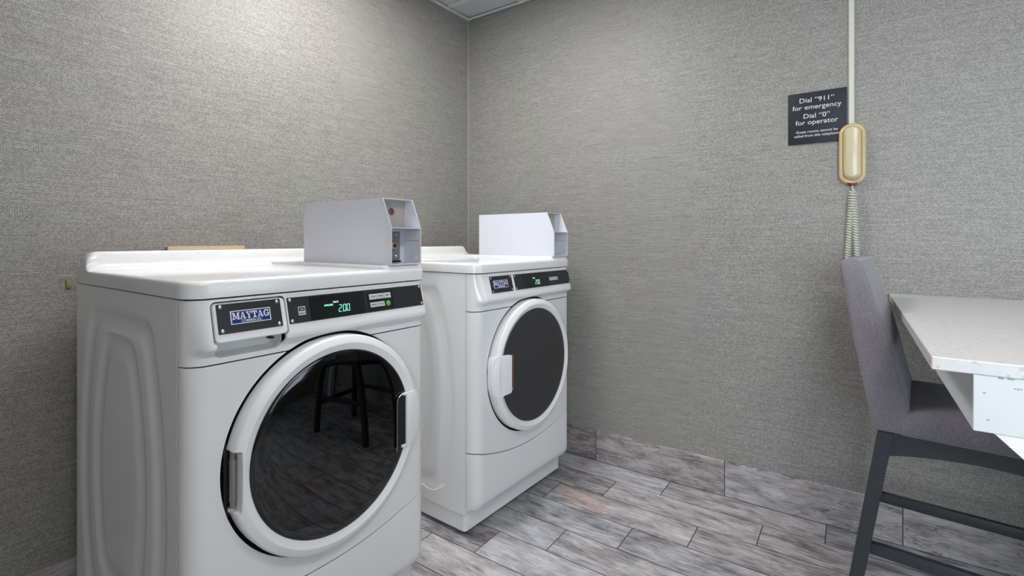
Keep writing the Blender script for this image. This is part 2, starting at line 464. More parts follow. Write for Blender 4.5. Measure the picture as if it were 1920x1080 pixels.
# grout joint under the skirting tiles
structure(boxobj('trim_4', (0.0, -.0112, 0), (XR, -.0098, .0022), plain('grout_joint', (.06, .056, .055), .8)))
# caulk line in the corner
structure(boxobj('trim_3', (0.0, -.0025, .154), (.0025, 0, H), plain('corner_bead', (.45, .45, .43), .6)))

# ceiling lights (recessed panels)
def ceiling_light(label, cx, cy, m, hx=.29, hy=.29):
    t = thing('ceiling_light', label, 'ceiling light', (cx, cy, H-.002))
    bm = bmesh.new()
    o_ = rrect(0, 0, hx+.012, hy+.012, .002, 1); i_ = rrect(0, 0, hx-.012, hy-.012, .002, 1)
    loft(bm, [[(x, y, .006) for x, y in o_], [(x, y, -.006) for x, y in o_], [(x, y, -.006) for x, y in i_], [(x, y, .006) for x, y in i_]], False, False)
    bm.faces.ensure_lookup_table()
    obj('frame', bm, M['framew'], t)
    boxobj('diffuser', (-hx+.012, -hy+.012, -.002), (hx-.012, hy-.012, .004), m, t)
    return t
ceiling_light('square white ceiling light panel above the two laundry machines', .700, -1.114, M['lamp'])
ceiling_light('long white ceiling light panel above the counter on the right', 2.529, -2.028, M['lamp2'], .29, .595)

# ------------------------------------------------------------------ laundry machines
FW, RC = .298, .045
ARC = RC*math.pi/2; SMAX = FW+ARC+.004
def prof(s):
    a = abs(s); sg = 1 if s >= 0 else -1
    if a <= FW: return .05, s
    if a <= FW+ARC:
        g = (a-FW)/RC; return .005+RC*math.cos(g), sg*(FW+RC*math.sin(g))
    return .005-(a-FW-ARC), sg*(FW+RC)
def inner(x, y): return (x-.006, y*.982)
SS = [-SMAX]+[-(FW+ARC*(1-i/10)) for i in range(11)]+[-FW+2*FW*i/36 for i in range(1, 36)]+[FW+ARC*i/10 for i in range(11)]+[SMAX]
def sstep(a, b, x):
    t = max(0, min(1, (x-a)/(b-a))); return t*t*(3-2*t)
DC = (0.0, .605)      # door centre (y, z)
DR = .2790
ZL, ZS = .998, .855   # lid underside, console seam
def kick_z(y, dz): return .272+.054*min(1, (abs(y)/.325))**2+dz
def slope_x(z): return .050+(.985-z)/.080*.021
def console_bulge(z):
    if z >= .985: return .0 if z >= .99 else .0
    if z >= .903: return (.985-z)/.080*.021
    b0 = (.985-.903)/.080*.021
    if z >= .893: return b0+.001*math.sin((.903-z)/.010*math.pi/2)
    if z >= .872: return (b0+.001)*(1-sstep(.893, .872, z) if False else (1-sstep(0, 1, (.893-z)/.021)))
    return 0.0
UPV = Vector((-.021, 0, .080)).normalized(); RTV = Vector((0, 1, 0)); NV = RTV.cross(UPV)
def on_console(y, z, off=0):
    return Vector((slope_x(z), y, z)) + NV*off

def disc_cutter(r, x0, x1, c=DC):
    bm = bmesh.new(); lathe(bm, [(0, x0), (r, x0), (r, x1), (0, x1)], c, 128); return obj('cut', bm, M['dark'])

def body_grid(name, zfun, nz, mat, t, bulge=None, backoff=inner):
    """zfun(y, k) gives height for row k in 0..nz"""
    fr, bk = [], []
    for s in SS:
        x, y = prof(s); xi, yi = backoff(x, y); fr_, bk_ = [], []
        for k in range(nz+1):
            z = zfun(y, k); dx = bulge(s, y, z) if bulge else 0
            fr_.append((x+dx, y, z)); bk_.append((xi+dx*.9, yi, z))
        fr.append(fr_); bk.append(bk_)
    bm = bmesh.new(); grid_solid(bm, fr, bk)
    return obj(name, bm, mat, t)

def side_relief(x, z):
    xc = -.357
    def hw(a, b, zc, hh): return a-b*((z-zc)/hh)**2
    def inside(hwv, z0, z1, e=.022, soft=.05):
        dx = hwv-abs(x-xc); dz = min(z-z0, z1-z)
        d = min(dx, dz) if min(dx, dz) > soft or dx < 0 or dz < 0 else soft-math.hypot(max(0, soft-dx), max(0, soft-dz))
        return sstep(0, e, d)
    h = 0
    h -= .0065*inside(hw(.305, .085, .50, .43), .14, .945)
    h += .0065*inside(hw(.252, .085, .50, .43), .18, .905)
    h -= .006*inside(hw(.190, .085, .52, .37), .22, .885, .02)
    h += .004*inside(hw(.150, .080, .52, .35), .26, .850, .03)
    return h

SL = {  # slab-serif capitals on a unit-high grid: (width, [quads])
 'M': (1.30, [[(0,0),(.42,0),(.42,.16),(0,.16)],[(.12,.1),(.30,.1),(.30,.9),(.12,.9)],[(0,.84),(.40,.84),(.40,1),(0,1)],[(.16,1),(.40,1),(.74,.12),(.56,.12)],[(.62,.12),(.70,.12),(1.06,1),(.94,1)],[(.92,.1),(1.20,.1),(1.20,.9),(.92,.9)],[(.92,.84),(1.30,.84),(1.30,1),(.92,1)],[(.82,0),(1.30,0),(1.30,.16),(.82,.16)]]),
 'A': (1.08, [[(0,0),(.38,0),(.38,.16),(0,.16)],[(.62,0),(1.08,0),(1.08,.16),(.62,.16)],[(.10,.1),(.20,.1),(.54,1),(.42,1)],[(.40,1),(.62,1),(.98,.1),(.70,.1)],[(.24,.26),(.78,.26),(.78,.38),(.24,.38)]]),
 'Y': (1.04, [[(0,.84),(.46,.84),(.46,1),(0,1)],[(.64,.84),(1.04,.84),(1.04,1),(.64,1)],[(.08,.9),(.36,.9),(.62,.42),(.40,.42)],[(.54,.42),(.62,.42),(.94,.9),(.82,.9)],[(.39,.1),(.65,.1),(.65,.46),(.39,.46)],[(.26,0),(.78,0),(.78,.16),(.26,.16)]]),
 'T': (.98, [[(0,.82),(.98,.82),(.98,1),(0,1)],[(0,.62),(.12,.62),(.16,.86),(0,.86)],[(.86,.62),(.98,.62),(.98,.86),(.82,.86)],[(.36,.1),(.63,.1),(.63,.9),(.36,.9)],[(.22,0),(.77,0),(.77,.16),(.22,.16)]])}
def _g():
    q = []; o_ = [(.52+.52*math.cos(a), .5+.52*math.sin(a)) for a in [math.radians(40+28*i) for i in range(11)]]
    i_ = [(.54+.27*math.cos(a), .5+.36*math.sin(a)) for a in [math.radians(40+28*i) for i in range(11)]]
    for k in range(10): q.append([i_[k], o_[k], o_[k+1], i_[k+1]])
    q += [[(.84,.62),(.96,.62),(.96,1),(.84,1)], [(.76,.06),(1.0,.06),(1.0,.46),(.76,.46)], [(.60,.36),(1.10,.36),(1.10,.50),(.60,.50)]]
    return (1.10, q)
SL['G'] = _g()
def slab_word(par, yc, zc, off, h=.0150, tracking=.05, sx=.80):
    w_ = 'MAYTAG'; tot = sum(SL[c][0] for c in w_)+tracking*5; cur = -tot/2
    bm = bmesh.new()
    for ci, c in enumerate(w_):
        wd, qs = SL[c]
        for k, q in enumerate(qs):
            e = .00002*k
            prism(bm, q, lambda a, b: tuple(on_console(yc+(cur+a)*h*sx, zc+(b-.5)*h, off)), lambda a, b: tuple(on_console(yc+(cur+a)*h*sx, zc+(b-.5)*h, off+.0003+e)))
        cur += wd+tracking
    return obj('badge_lettering', bm, M['silver'], par)

def readout(par, yc, zc, off, h, txt='2.00'):
    # slanted seven-segment digits
    seg = {'2': 'abged', '0': 'abcdef'}; w_ = h*.50; t_ = h*.085; gap = h*.62; bm = bmesh.new()
    cur = -(gap*3+h*.12)/2
    def q(x0, z0, x1, z1):
        prism(bm, [(x0, z0), (x1, z0), (x1, z1), (x0, z1)], lambda a, b: tuple(on_console(yc+cur+a+(b-h/2)*.12, zc+b-h/2, off)), lambda a, b: tuple(on_console(yc+cur+a+(b-h/2)*.12, zc+b-h/2, off+.0003)))
    for ch in txt:
        if ch == '.': q(-h*.07, 0, h*.0, t_); cur += h*.10; continue
        e = t_*.35
        S_ = {'a': (e+t_, h-t_, w_-e-t_, h), 'g': (e+t_, h/2-t_/2, w_-e-t_, h/2+t_/2), 'd': (e+t_, 0, w_-e-t_, t_), 'f': (0, h/2+e, t_, h-e), 'e': (0, e, t_, h/2-e), 'b': (w_-t_, h/2+e, w_, h-e), 'c': (w_-t_, e, w_, h/2-e)}
        for k in seg[ch]: q(*S_[k])
        cur += gap
    return obj('price_readout', bm, M['green_led'], par)

def machine(name, label, loc, rz, kdz, drawer, mirror_door, tilt=0):
    t = thing(name, label, 'washing machine' if drawer else 'dryer', loc, rz)
    E, ED = M['enamel'], M['enamel_dim']; rk = 1.0 if drawer else .45
    # cabinet shell: two embossed sides, back, bottom and a narrow front flange
    bm = bmesh.new()
    xs = [-.700+.6975*i/70 for i in range(71)]; zs = [.087+(.996-.087)*i/90 for i in range(91)]
    for sg in (-1, 1):
        outer = [[(x, sg*(.343+rk*side_relief(x, z)), z) for z in zs] for x in xs]
        innr = [[(x, sg*(.332+rk*side_relief(x, z)), z) for z in zs] for x in xs]
        grid_solid(bm, outer, innr)
    box(bm, (-.700, -.332, .087), (-.690, .332, .996)); box(bm, (-.690, -.332, .087), (-.002, .332, .093))
    obj('cabinet', bm, ED, t)
    # plinth base and feet
    bm = bmesh.new()
    rings = []
    for z, ins in ((.018, .004), (.021, 0), (.083, 0), (.087, .003)):
        rings.append([(x, y, z) for x, y in rrect(-.350, 0, .341-ins, .336-ins, .012, 4)])
    loft(bm, rings); obj('base', bm, ED, t)
    for fx in (-.06, -.64):
        for fy in (-.30, .30):
            bm = bmesh.new()
            loft(bm, [[(fx+r*math.cos(a*math.pi/8), fy+r*math.sin(a*math.pi/8), z) for a in range(16)] for r, z in ((.019, 0), (.019, .006), (.009, .009), (.009, .019))])
            obj('foot', bm, M['greysteel'], t)
    # lower kick panel with an arched top edge
    def kz(y, k):
        q = [0, .06, .13, .2, .3, .5, .7, .9, 1][k]; top = kick_z(y, kdz)-.0030
        return .098+(top-.098)*q
    def kb(s, y, z):
        d = z-.098; rb = .045
        b = -.044*(1-math.sqrt(max(0, 1-(1-min(1, d/rb))**2))) if d < rb else 0
        top = kick_z(y, kdz)-.0022; e = top-z
        b -= .002*(1-min(1, e/.006)) if e < .006 else 0
        x, _ = prof(s); return max(b, -x+.001)+.004*sstep(.32, .15, abs(y))*(1 if abs(y) < .32 else 0)*.0
    body_grid('kick_panel', kz, 8, E, t, kb)
    # black liner added to darken the seams as shade, seen only through them
    inr = body_grid('seam_shade_liner', lambda y, k: .11+(.992-.11)*k/12, 12, M['rubber'], t, lambda s, y, z: -.0095 if abs(s) < FW+ARC*.6 else -.003, lambda x, y: (x-.022, y*.955))
    for v in inr.data.vertices: v.co.y *= .975; v.co.x -= .010 if v.co.x > .02 else 0
    cu_ = [disc_cutter(DR+.002, -.03, .12)]
    if drawer:
        bm = bmesh.new(); box(bm, (-.02, -.306, .860), (.12, -.127, .905)); cu_.append(obj('cut', bm, M['dark']))
    boolean(inr, cu_)
    # middle panel around the door
    mz = [0, .02, .12, .24, .36, .48, .6, .72, .84, .93, .985, 1]
    o = body_grid('front_panel', lambda y, k: (kick_z(y, kdz)+.0014)+(ZS-.0018-kick_z(y, kdz)-.0014)*mz[k], len(mz)-1, E, t)
    boolean(o, [disc_cutter(DR, -.02, .12)])
    # upper console
    czs = [0, .005, .012, .017]+[.017+.0045*i for i in range(1, 9)]+[.062, .08, .10, .12, .128, .135, .1415]
    def bl(s, y, z):
        left = sstep(-.345, -.292, s) if not drawer else sstep(-.345, -.306, s)
        rgt = 1-sstep(FW+ARC*.45, SMAX, s)
        return console_bulge(z)*left*max(0, rgt) - (.002*(1-min(1, (z-ZS)/.003)) if z-ZS < .003 else 0)*0
    co = body_grid('console', lambda y, k: ZS+.0014+czs[k]*(ZL-ZS-.0042)/.1415, len(czs)-1, E, t, bl)
    cuts = [disc_cutter(DR, -.02, .14)]
    if drawer:
        up_ = [q for q in rrect(-.2165, .945, .0835, .0445, .011, 6) if q[1] > .945]
        lo_ = [q for q in rrect(-.2165, .892, .0775, .024, .018, 6) if q[1] < .892]
        lft = [(-.300, .9035), (-.294, .9005)]; rgt = [(-.139, .9005), (-.133, .9035)]
        bm = bmesh.new(); prism(bm, up_+lft+lo_+rgt, lambda y, z: (.020, y, z), lambda y, z: (.11, y, z)); cuts.append(obj('cut', bm, M['dark']))
    boolean(co, cuts)
    if drawer:
        bm = bmesh.new()
        pts = rrect(-.2165, .9445, .0806, .0415, .010, 6); pin = rrect(-.2165, .9445, .0786, .0395, .009, 6)
        loft(bm, [[(.025, y, z) for y, z in pts], [tuple(on_console(y, z, .0005)) for y, z in pts], [tuple(on_console(y, z, .003)) for y, z in pin]])
        dr = obj('detergent_drawer', bm, E, t)
        
        bm = bmesh.new(); po = rrect(-.2165, .8935, .0775, .0255, (.004, .004, .018, .018), 6); pi_ = rrect(-.2165, .8955, .0715, .0195, (.004, .004, .014, .014), 6)
        loft(bm, [[(.047, y, z) for y, z in po], [(.028, y, z) for y, z in po], [(.018, y, z) for y, z in pi_]], False, True)
        obj('finger_recess', bm, M['enamel_dim'], dr); boxobj('slot_shadow_gap', (.0205, -.3005, .9045), (.024, -.1325, .991), M['rubber'], dr)
        boxobj('drawer_latch', (.040, -.172, .893), (.058, -.163, .8975), M['rubber'], dr)
    # black name plate, control strip
    def plate(nm, y0, y1, z0, z1, off, th, mat, par, rad=.002):
        bm = bmesh.new(); pts = rrect((y0+y1)/2, (z0+z1)/2, (y1-y0)/2, (z1-z0)/2, rad, 3)
        prism(bm, pts, lambda y, z: tuple(on_console(y, z, off)), lambda y, z: tuple(on_console(y, z, off+th)))
        return obj(nm, bm, mat, par)
    def screw(par, y, z, off):
        bm = bmesh.new(); c = on_console(y, z, off); rr_ = []
        for r, h in ((.0042, 0), (.0042, .0008), (.003, .0019), (.0012, .0023)):
            rr_.append([tuple(c+NV*h+r*(math.cos(a*math.pi/6)*RTV+math.sin(a*math.pi/6)*UPV)) for a in range(12)])
        loft(bm, rr_); obj('screw', bm, M['steel'], par)
    if drawer: ny0, ny1, py0, py1 = -.290, -.148, -.129, .310
    else: ny0, ny1, py0, py1 = -.268, -.132, -.116, .311
    so = .003 if drawer else 0
    npl = plate('name_plate', ny0, ny1, .9205, .983, so, .0015, M['black'], t)
    for y in (ny0+.008, ny1-.008):
        for z in (.9265, .977): screw(npl, y, z, so+.0015)
    lc = (ny0+ny1)/2 - (.0 if drawer else .006)
    bmat = plate('badge', lc-.0445, lc+.0445, .9375, .9665, so+.0015, .001, M['silver'], npl, .001)
    plate('badge_field', lc-.042, lc+.042, .9395, .9645, so+.0025, .0004, M['blue'], npl, .001)
    slab_word(npl, lc, .9549, so+.0029)
    text('badge_lettering', 'COMMERCIAL', .0076, M['silver'], npl, on_console(lc, .9428, so+.0031), RTV, UPV, bold=.0001, sx=.95)
    cp = plate('control_panel', py0, py1, .9215, .983, 0, .0015, M['black'], t)
    for y in (py0+.007, py1-.006):
        for z in (.9275, .977): screw(cp, y, z, .0015)
    d0, d1 = (-.072, .092) if drawer else (-.052, .13)
    plate('display_window', d0, d1, .9225, .9795, .0015, .0012, M['display'], cp)
    if drawer:
        readout(cp, .0265, .9435, .0029, .0185)
        text('display_word', 'PRICE', .0065, M['white_led'], cp, on_console(.002, .9605, .0029), RTV, UPV)
        text('display_word', 'AVAILABLE', .0062, M['green_led'], cp, on_console(-.020, .9545, .0029), RTV, UPV, sx=.85, bold=.00012)
        ic = plate('energy_mark', -.104, -.085, .939, .9595, .0015, .0003, M['sticker'], cp, .001)
        plate('energy_mark_field', -.1022, -.0868, .9485, .9575, .0018, .0003, M['black'], cp, .001)
        text('energy_mark_script', 'es', .011, M['sticker'], cp, on_console(-.0945, .9535, .0022), RTV, UPV)
        text('energy_mark_script', 'ENERGY', .0045, M['black'], cp, on_console(-.0945, .943, .0019), RTV, UPV)
        plate('button_pad', .103, .194, .9255, .9755, .0015, .0006, M['display'], cp)
        for k, wd in enumerate(('COLD', 'WARM', 'HOT')):
            y = .1225+.0258*k
            b_ = plate('program_button', y-.0124, y+.0124, .9555, .9705, .0021, .0006, M['sticker'], cp, .001)
            text('button_word', wd, .0058, M['black'], b_, on_console(y, .963, .0028), RTV, UPV)
        for k, wd in enumerate(('NORMAL', 'DELICATE')):
            y = .1225+.0258*k
            b_ = plate('program_button', y-.0124, y+.0124, .9345, .9475, .0021, .0006, M['sticker'], cp, .001)
            text('button_word', wd, .0048, M['black'], b_, on_console(y, .941, .0028), RTV, UPV)
        bm = bmesh.new(); c = on_console(.174, .9405, .002)
        loft(bm, [[tuple(c+NV*h+r*(math.cos(a*math.pi/12)*RTV+math.sin(a*math.pi/12)*UPV)) for a in range(24)] for r, h in ((.0078, 0), (.0078, .001), (.0064, .0018))])
        obj('start_button', bm, M['greenbtn'], cp)
    else:
        readout(cp, .044, .9435, .0029, .0185)
        text('display_word', 'PRICE', .0065, M['white_led'], cp, on_console(.020, .9605, .0029), RTV, UPV)
        for k, wd in enumerate(('HIGH', 'MED', 'LOW')):
            y = .151+.0235*k
            b_ = plate('program_button', y-.0113, y+.0113, .943, .957, .0018, .0006, M['sticker'], cp, .001)
            text('button_word', wd, .0058, M['black'], b_, on_console(y, .950, .0025), RTV, UPV)
        plate('sticker_strip', .128, .206, .9705, .973, .0015, .0003, M['display'], cp, .0005)
    # lid
    bm = bmesh.new(); rings = []
    for z, ins in ((ZL, .003), (ZL+.0015, .0005), (ZL+.028, 0), (ZL+.034, .0015), (ZL+.0375, .005), (ZL+.0385, .010)):
        rings.append([(x, y, z) for x, y in rrect(-.3245, 0, .3785-ins, .3465-ins, (.046, .02, .02, .046), 8)])
    loft(bm, rings)
    lid = obj('lid', bm, E, t, 40)
    LT = ZL+.0385
    # rear upstand with coved front and dropping right end
    bm = bmesh.new(); rings = []
    ys = [-.3465+.0295*(1-math.cos(i/10*math.pi/2)) for i in range(11)]+[-.29+.045*i for i in range(1, 13)]+[.27+.00625*i for i in range(1, 13)]
    for y in ys:
        top = ZL+.092
        if y < -.317: q = (y+.3465)/.0295; top = ZL+.052+(.040)*math.sqrt(max(0, 1-(1-q)**2))
        top -= .040*(sstep(.300, .345, y) if not drawer else (1-math.sqrt(max(0, 1-(max(0, y-.333)/.013)**2)))*1.0)
        hh = top-LT
        pr_ = [(-.7025, LT-.003), (-.7025, top-.008), (-.699, top-.002), (-.692, top), (-.662, top), (-.656, top-.002), (-.653, top-.007)]
        for k in range(7):
            a = k/6; f = min(.035, max(.004, hh*.6)); pr_.append((-.650+f*(1-math.cos(a*math.pi/2)), LT+f*(1-math.sin(a*math.pi/2))*.9+.0002 if top-.007 > LT+f*.9 else min(top-.007, LT+f*(1-math.sin(a*math.pi/2))*.9)))
        pr_.append((-.615, LT-.003))
        rings.append([(x+.045, y, z) for x, z in pr_])
    loft(bm, rings); obj('upstand', bm, E, lid, 50)
    # mounting plinth under the coin box
    bm = bmesh.new(); rings = []
    for z, ins in ((LT-.002, 0), (LT+.006, .001), (LT+.0105, .004), (LT+.0118, .009)):
        rings.append([(x, y, z) for x, y in rrect(-.302, .2565, .346-ins, .078-ins, .02, 5)])
    loft(bm, rings); obj('mounting_plinth', bm, E, lid, 50)
    # coin box
    Z0, Z1, ZM = LT+.0118, 1.251, 1.160
    X0, X1, XT = -.402, .051, .012
    Y0, Y1 = .196, .316
    bm = bmesh.new(); th = .0025
    outl = [(X0, Z0), (X1, Z0), (X1, ZM), (XT, Z1), (X0, Z1)]
    for ya, yb in ((Y0, Y0+th), (Y1-th, Y1)):
        prism(bm, outl, lambda x, z: (x, ya, z), lambda x, z: (x, yb, z))
    box(bm, (X0, Y0+th, Z1-th), (XT-.001, Y1-th, Z1)); box(bm, (X0, Y0+th, Z0), (X0+th, Y1-th, Z1-th))
    box(bm, (X0+th, Y0+th, Z0), (X1-.001, Y1-th, Z0+.004))
    box(bm, (-.03, Y0+th, ZM-.002), (X1-.0005, Y1-th, ZM+.001))
    cb = obj('coin_box', bm, M['boxwhite'], t)
    boxobj('upper_back_plate', (-.026, Y0+th, ZM+.001), (-.022, Y1-th, Z1-th), M['boxinner'], cb)
    boxobj('lower_back_plate', (-.029, Y0+th, Z0+.004), (-.025, Y1-th, ZM-.002), M['boxwhite'], cb)
    boxobj('coin_slide_plate', (-.025, Y0+.010, Z0+.012), (-.022, Y1-.022, ZM-.010), M['greysteel'], cb, .001)
    bm = bmesh.new(); lathe(bm, [(0, -.022), (.016, -.022), (.016, -.018), (.013, -.012), (.009, -.010), (.007, -.013), (0, -.013)], (.264, 1.106), 32)
    obj('lock', bm, M['brass'], cb)
    bm = bmesh.new(); lathe(bm, [(0, -.013), (.0055, -.013), (.0055, -.0118), (0, -.0118)], (.264, 1.106), 20); obj('keyhole', bm, M['dark'], cb)
    for by, bz in ((.278, 1.141), (.278, 1.072), (.225, 1.072), (.225, 1.141)):
        bm = bmesh.new(); lathe(bm, [(0, -.022), (.005, -.022), (.005, -.020), (.003, -.0185), (0, -.0185)], (by, bz), 16); obj('bolt', bm, M['steel'], cb)
    boxobj('coin_slot', (-.026, Y0+.012, Z0+.0045), (-.0215, Y1-.018, Z0+.0105), M['dark'], cb)
    bm = bmesh.new(); lathe(bm, [(0, -.022), (.011, -.022), (.011, -.0205), (.008, -.0195), (0, -.0195)], (.258, 1.213), 32); obj('reflection_disc', bm, M['copper'], cb)  # brown disc painting in the blurry reflection on the upper plate
    bm = bmesh.new()
    for k in range(1):
        c = (.030, 1.068)
        prism(bm, [(c[0]+.0045*math.cos(a*math.pi/10), c[1]+.007*math.sin(a*math.pi/10)) for a in range(20)], lambda x, z: (x, Y1-th-.0006, z), lambda x, z: (x, Y1-th, z))
    obj('oval_sticker', bm, M['silver'] if not drawer else M['framew'], cb)  # oval sticker on the inner face of the right plate
    boxobj('scratch_line', (-.02, Y1-th-.0005, 1.121), (X1-.006, Y1-th, 1.1222), M['greysteel'], cb)  # scratch line across the inner face of the right plate
    # gasket and drum behind the door
    sg = -1 if mirror_door else 1
    bm = bmesh.new()
    lathe(bm, [(.2785, .042), (.277, .034), (.260, .026), (.235, .034), (.215, .026), (.205, .000), (.200, -.02), (.204, -.02), (.212, .002), (.280, .006), (.2805, .042)], DC, 96, True)
    obj('gasket', bm, M['rubber'], t)
    bm = bmesh.new()
    lathe(bm, [(.204, -.018), (.215, -.030), (.245, -.045), (.250, -.08), (.250, -.40), (.235, -.42), (.10, -.43), (0, -.425), (0, -.428), (.10, -.434), (.238, -.424), (.254, -.40), (.254, -.045)], DC, 72)
    obj('drum', bm, M['drum'], t)
    # door: ring, glass, handle, hinge
    bm = bmesh.new()
    lathe(bm, [(.2705, .046), (.2705, .0745), (.2692, .0795), (.2662, .0830), (.2615, .0855), (.2525, .0900), (.2500, .0905), (.2325, .0825), (.2310, .0805), (.2310, .046)], DC, 160, True)
    door = obj('door', bm, M['plastic'], t, 22)
    hy = -sg   # hinge side
    c1 = bmesh.new(); y_a, y_b = (-.31, -.2500) if hy < 0 else (.2500, .31)
    box(c1, (.03, y_a, .528), (.12, y_b, .664), .004)
    cuts = [obj('cut', c1, M['dark'])]
    if drawer:
        c2 = bmesh.new(); box(c2, (.03, .17, .5225), (.12, .2565, .6765), .004, 2); cuts.append(obj('cut', c2, M['dark']))
    boolean(door, cuts, sh=21)
    bm = bmesh.new(); pts = []
    for i in range(13): r = .2320*math.sin(i/12*math.pi/2); pts.append((r, .0835+.008*math.cos(i/12*math.pi/2)*.9))
    pts2 = [(r, x-.005) for r, x in pts[::-1]]
    lathe(bm, pts+pts2, DC, 96)
    obj('door_glass', bm, M['glass'] if drawer else M['glass_d'], door)
    hyc = .2575*hy
    bm = bmesh.new(); tube(bm, [(.061, hyc, .537+.0125*i) for i in range(11)], .0058, 14); obj('hinge_bar', bm, M['greysteel'], door)
    bm = bmesh.new(); tube(bm, [(.061, hyc, .552), (.061, hyc, .556), (.061, hyc, .645)], .0072, 14); obj('hinge_sleeve', bm, M['greysteel'], door)
    boxobj('hinge_knuckle', (.047, hyc-.008, .5285), (.066, hyc+.008, .540), M['steel'], door, .003)
    boxobj('hinge_recess', (.043, min(hyc-.012, hyc+.012), .515), (.0455, max(hyc-.012, hyc+.012), .675), M['rubber'], door, .001)
    if drawer:
        # bow handle over a dark finger pocket at the right
        bm = bmesh.new()
        prism(bm, [(.2135, .523), (.250, .523), (.262, .530), (.2695, .560), (.2715, .607), (.2685, .650), (.260, .671), (.250, .676), (.2135, .676)], lambda y, z: (.060, y, z), lambda y, z: (.0995-.22*max(0, y-.225), y, z), .0025)
        hd = obj('handle', bm, M['plastic'], door)
        bm = bmesh.new(); box(bm, (.088, .196, .521), (.0985, .2145, .528), .0025); obj('handle_lip', bm, M['plastic'], door)
        bm = bmesh.new(); box(bm, (.088, .200, .671), (.0985, .2145, .677), .0025); obj('handle_lip', bm, M['plastic'], door)
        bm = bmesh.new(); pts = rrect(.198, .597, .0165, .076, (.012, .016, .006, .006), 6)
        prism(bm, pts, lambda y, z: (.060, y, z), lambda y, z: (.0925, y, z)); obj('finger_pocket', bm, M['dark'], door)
        bm = bmesh.new(); tube(bm, [(.093, .181, .512), (.0935, .181, .56), (.0935, .181, .61), (.0935, .1815, .655), (.0935, .186, .668), (.0935, .196, .674), (.093, .207, .6745)], .0010, 6)
        obj('pocket_edge', bm, M['steel'], door)
    else:
        bm = bmesh.new()
        pts = [(-.186, .535), (-.194, .531), (-.240, .527), (-.268, .531), (-.276, .562), (-.279, .60), (-.278, .65), (-.272, .676), (-.256, .682), (-.194, .679), (-.186, .675)]
        prism(bm, pts, lambda y, z: (.052, y, z), lambda y, z: (.1015-.6*max(0, -.250-y)-.16*max(0, (-.205-y)), y, z), .003)
        obj('handle', bm, M['plastic'], door)
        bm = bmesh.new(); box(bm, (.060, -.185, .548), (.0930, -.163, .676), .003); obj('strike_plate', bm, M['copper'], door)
        boxobj('strike_foot', (.066, -.186, .538), (.0950, -.170, .548), M['steel'], door, .001)
    return t

washer = machine('washing_machine', 'large white front-load washing machine with detergent drawer, nearest the camera', (.7517+.002, -1.516, 0), -.0120, .010, True, False)
dryer = machine('tumble_dryer', 'white front-load tumble dryer standing in the corner behind the washing machine', (.7481, -.5526, -.0), -.0430, 0, False, True)

# thin white cable sagging between the machines
bm = bmesh.new()
cp_ = [(.02, -1.03, .30)]
for i in range(31):
    a = i/30; cp_.append((.05+.62*a, -1.05+.07*a, .30-.30*math.sin(a*math.pi)**.7+.0016 if 0 < i < 30 else .30))
tube(bm, [(.625, -.893, .176), (.618, -.905, .170), (.606, -.920, .163), (.594, -.930, .162), (.575, -.934, .165), (.557, -.938, .174), (.530, -.944, .190), (.45, -.965, .235), (.33, -.99, .24), (.20, -1.01, .16), (.12, -1.02, .06), (.09, -1.03, .0016), (.05, -1.05, .0016)], .0013, 6)
cable = obj('cable', bm, M['framew'])
tag(cable, 'thin white cable looping in the gap between the two machines', 'cable')

# ------------------------------------------------------------------ things on the walls
t = thing('outlet_box', 'tan flat utility box on the left wall, its top just showing behind the washing machine', 'utility box', (LX*-1.464, -1.464, .88), math.atan(-LX)*0)
boxobj('box_body', (0, -.131, 0), (.018, .131, .221), M['tan'], t, .003)
boxobj('box_door', (.018, -.118, .013), (.022, .118, .208), M['tan'], t, .0015)
o = boxobj('wall_tag', (LX*-1.85-.001, -1.8545, .978), (LX*-1.85+.004, -1.842, 1.002), M['yellow'], bev=.001)
tag(o, 'small yellow-green tag on the left wall behind the washing machine corner', 'tag')

# sign
t = thing('wall_sign', 'square dark navy plastic telephone instruction sign with white lettering', 'sign', (1.8075, -.001, 1.6145))
bm = bmesh.new(); box(bm, (-.0995, -.006, -.1035), (.0995, 0, .1035), .0018, 2); obj('sign_plate', bm, M['navy'], t)
for s_, z_, sz in (('Dial “911”', .0705, .0262), ('for emergency', .0425, .0262), ('Dial “0”', .0065, .0262), ('for operator', -.0185, .0262), ('Guest rooms cannot be', -.0555, .0142), ('called from this telephone', -.0715, .0142)):
    text('sign_lettering', s_, sz, M['signtext'], t, (-.001, -.0062, z_), (1, 0, 0), (0, 0, 1), bold=.0001, sx=1.08 if sz > .02 else 1.04)

# conduit from the ceiling to the phone
bm = bmesh.new(); pts = [(-.0095, 0), (-.0095, -.008), (-.0065, -.011), (.0065, -.011), (.0095, -.008), (.0095, 0)]
prism(bm, pts, lambda a, b: (1.9215+a, b, 1.565), lambda a, b: (1.9215+a, b, H-.002))
o = obj('cable_conduit', bm, M['conduit']); tag(o, 'narrow ivory cable conduit running from the ceiling down to the wall phone', 'conduit')

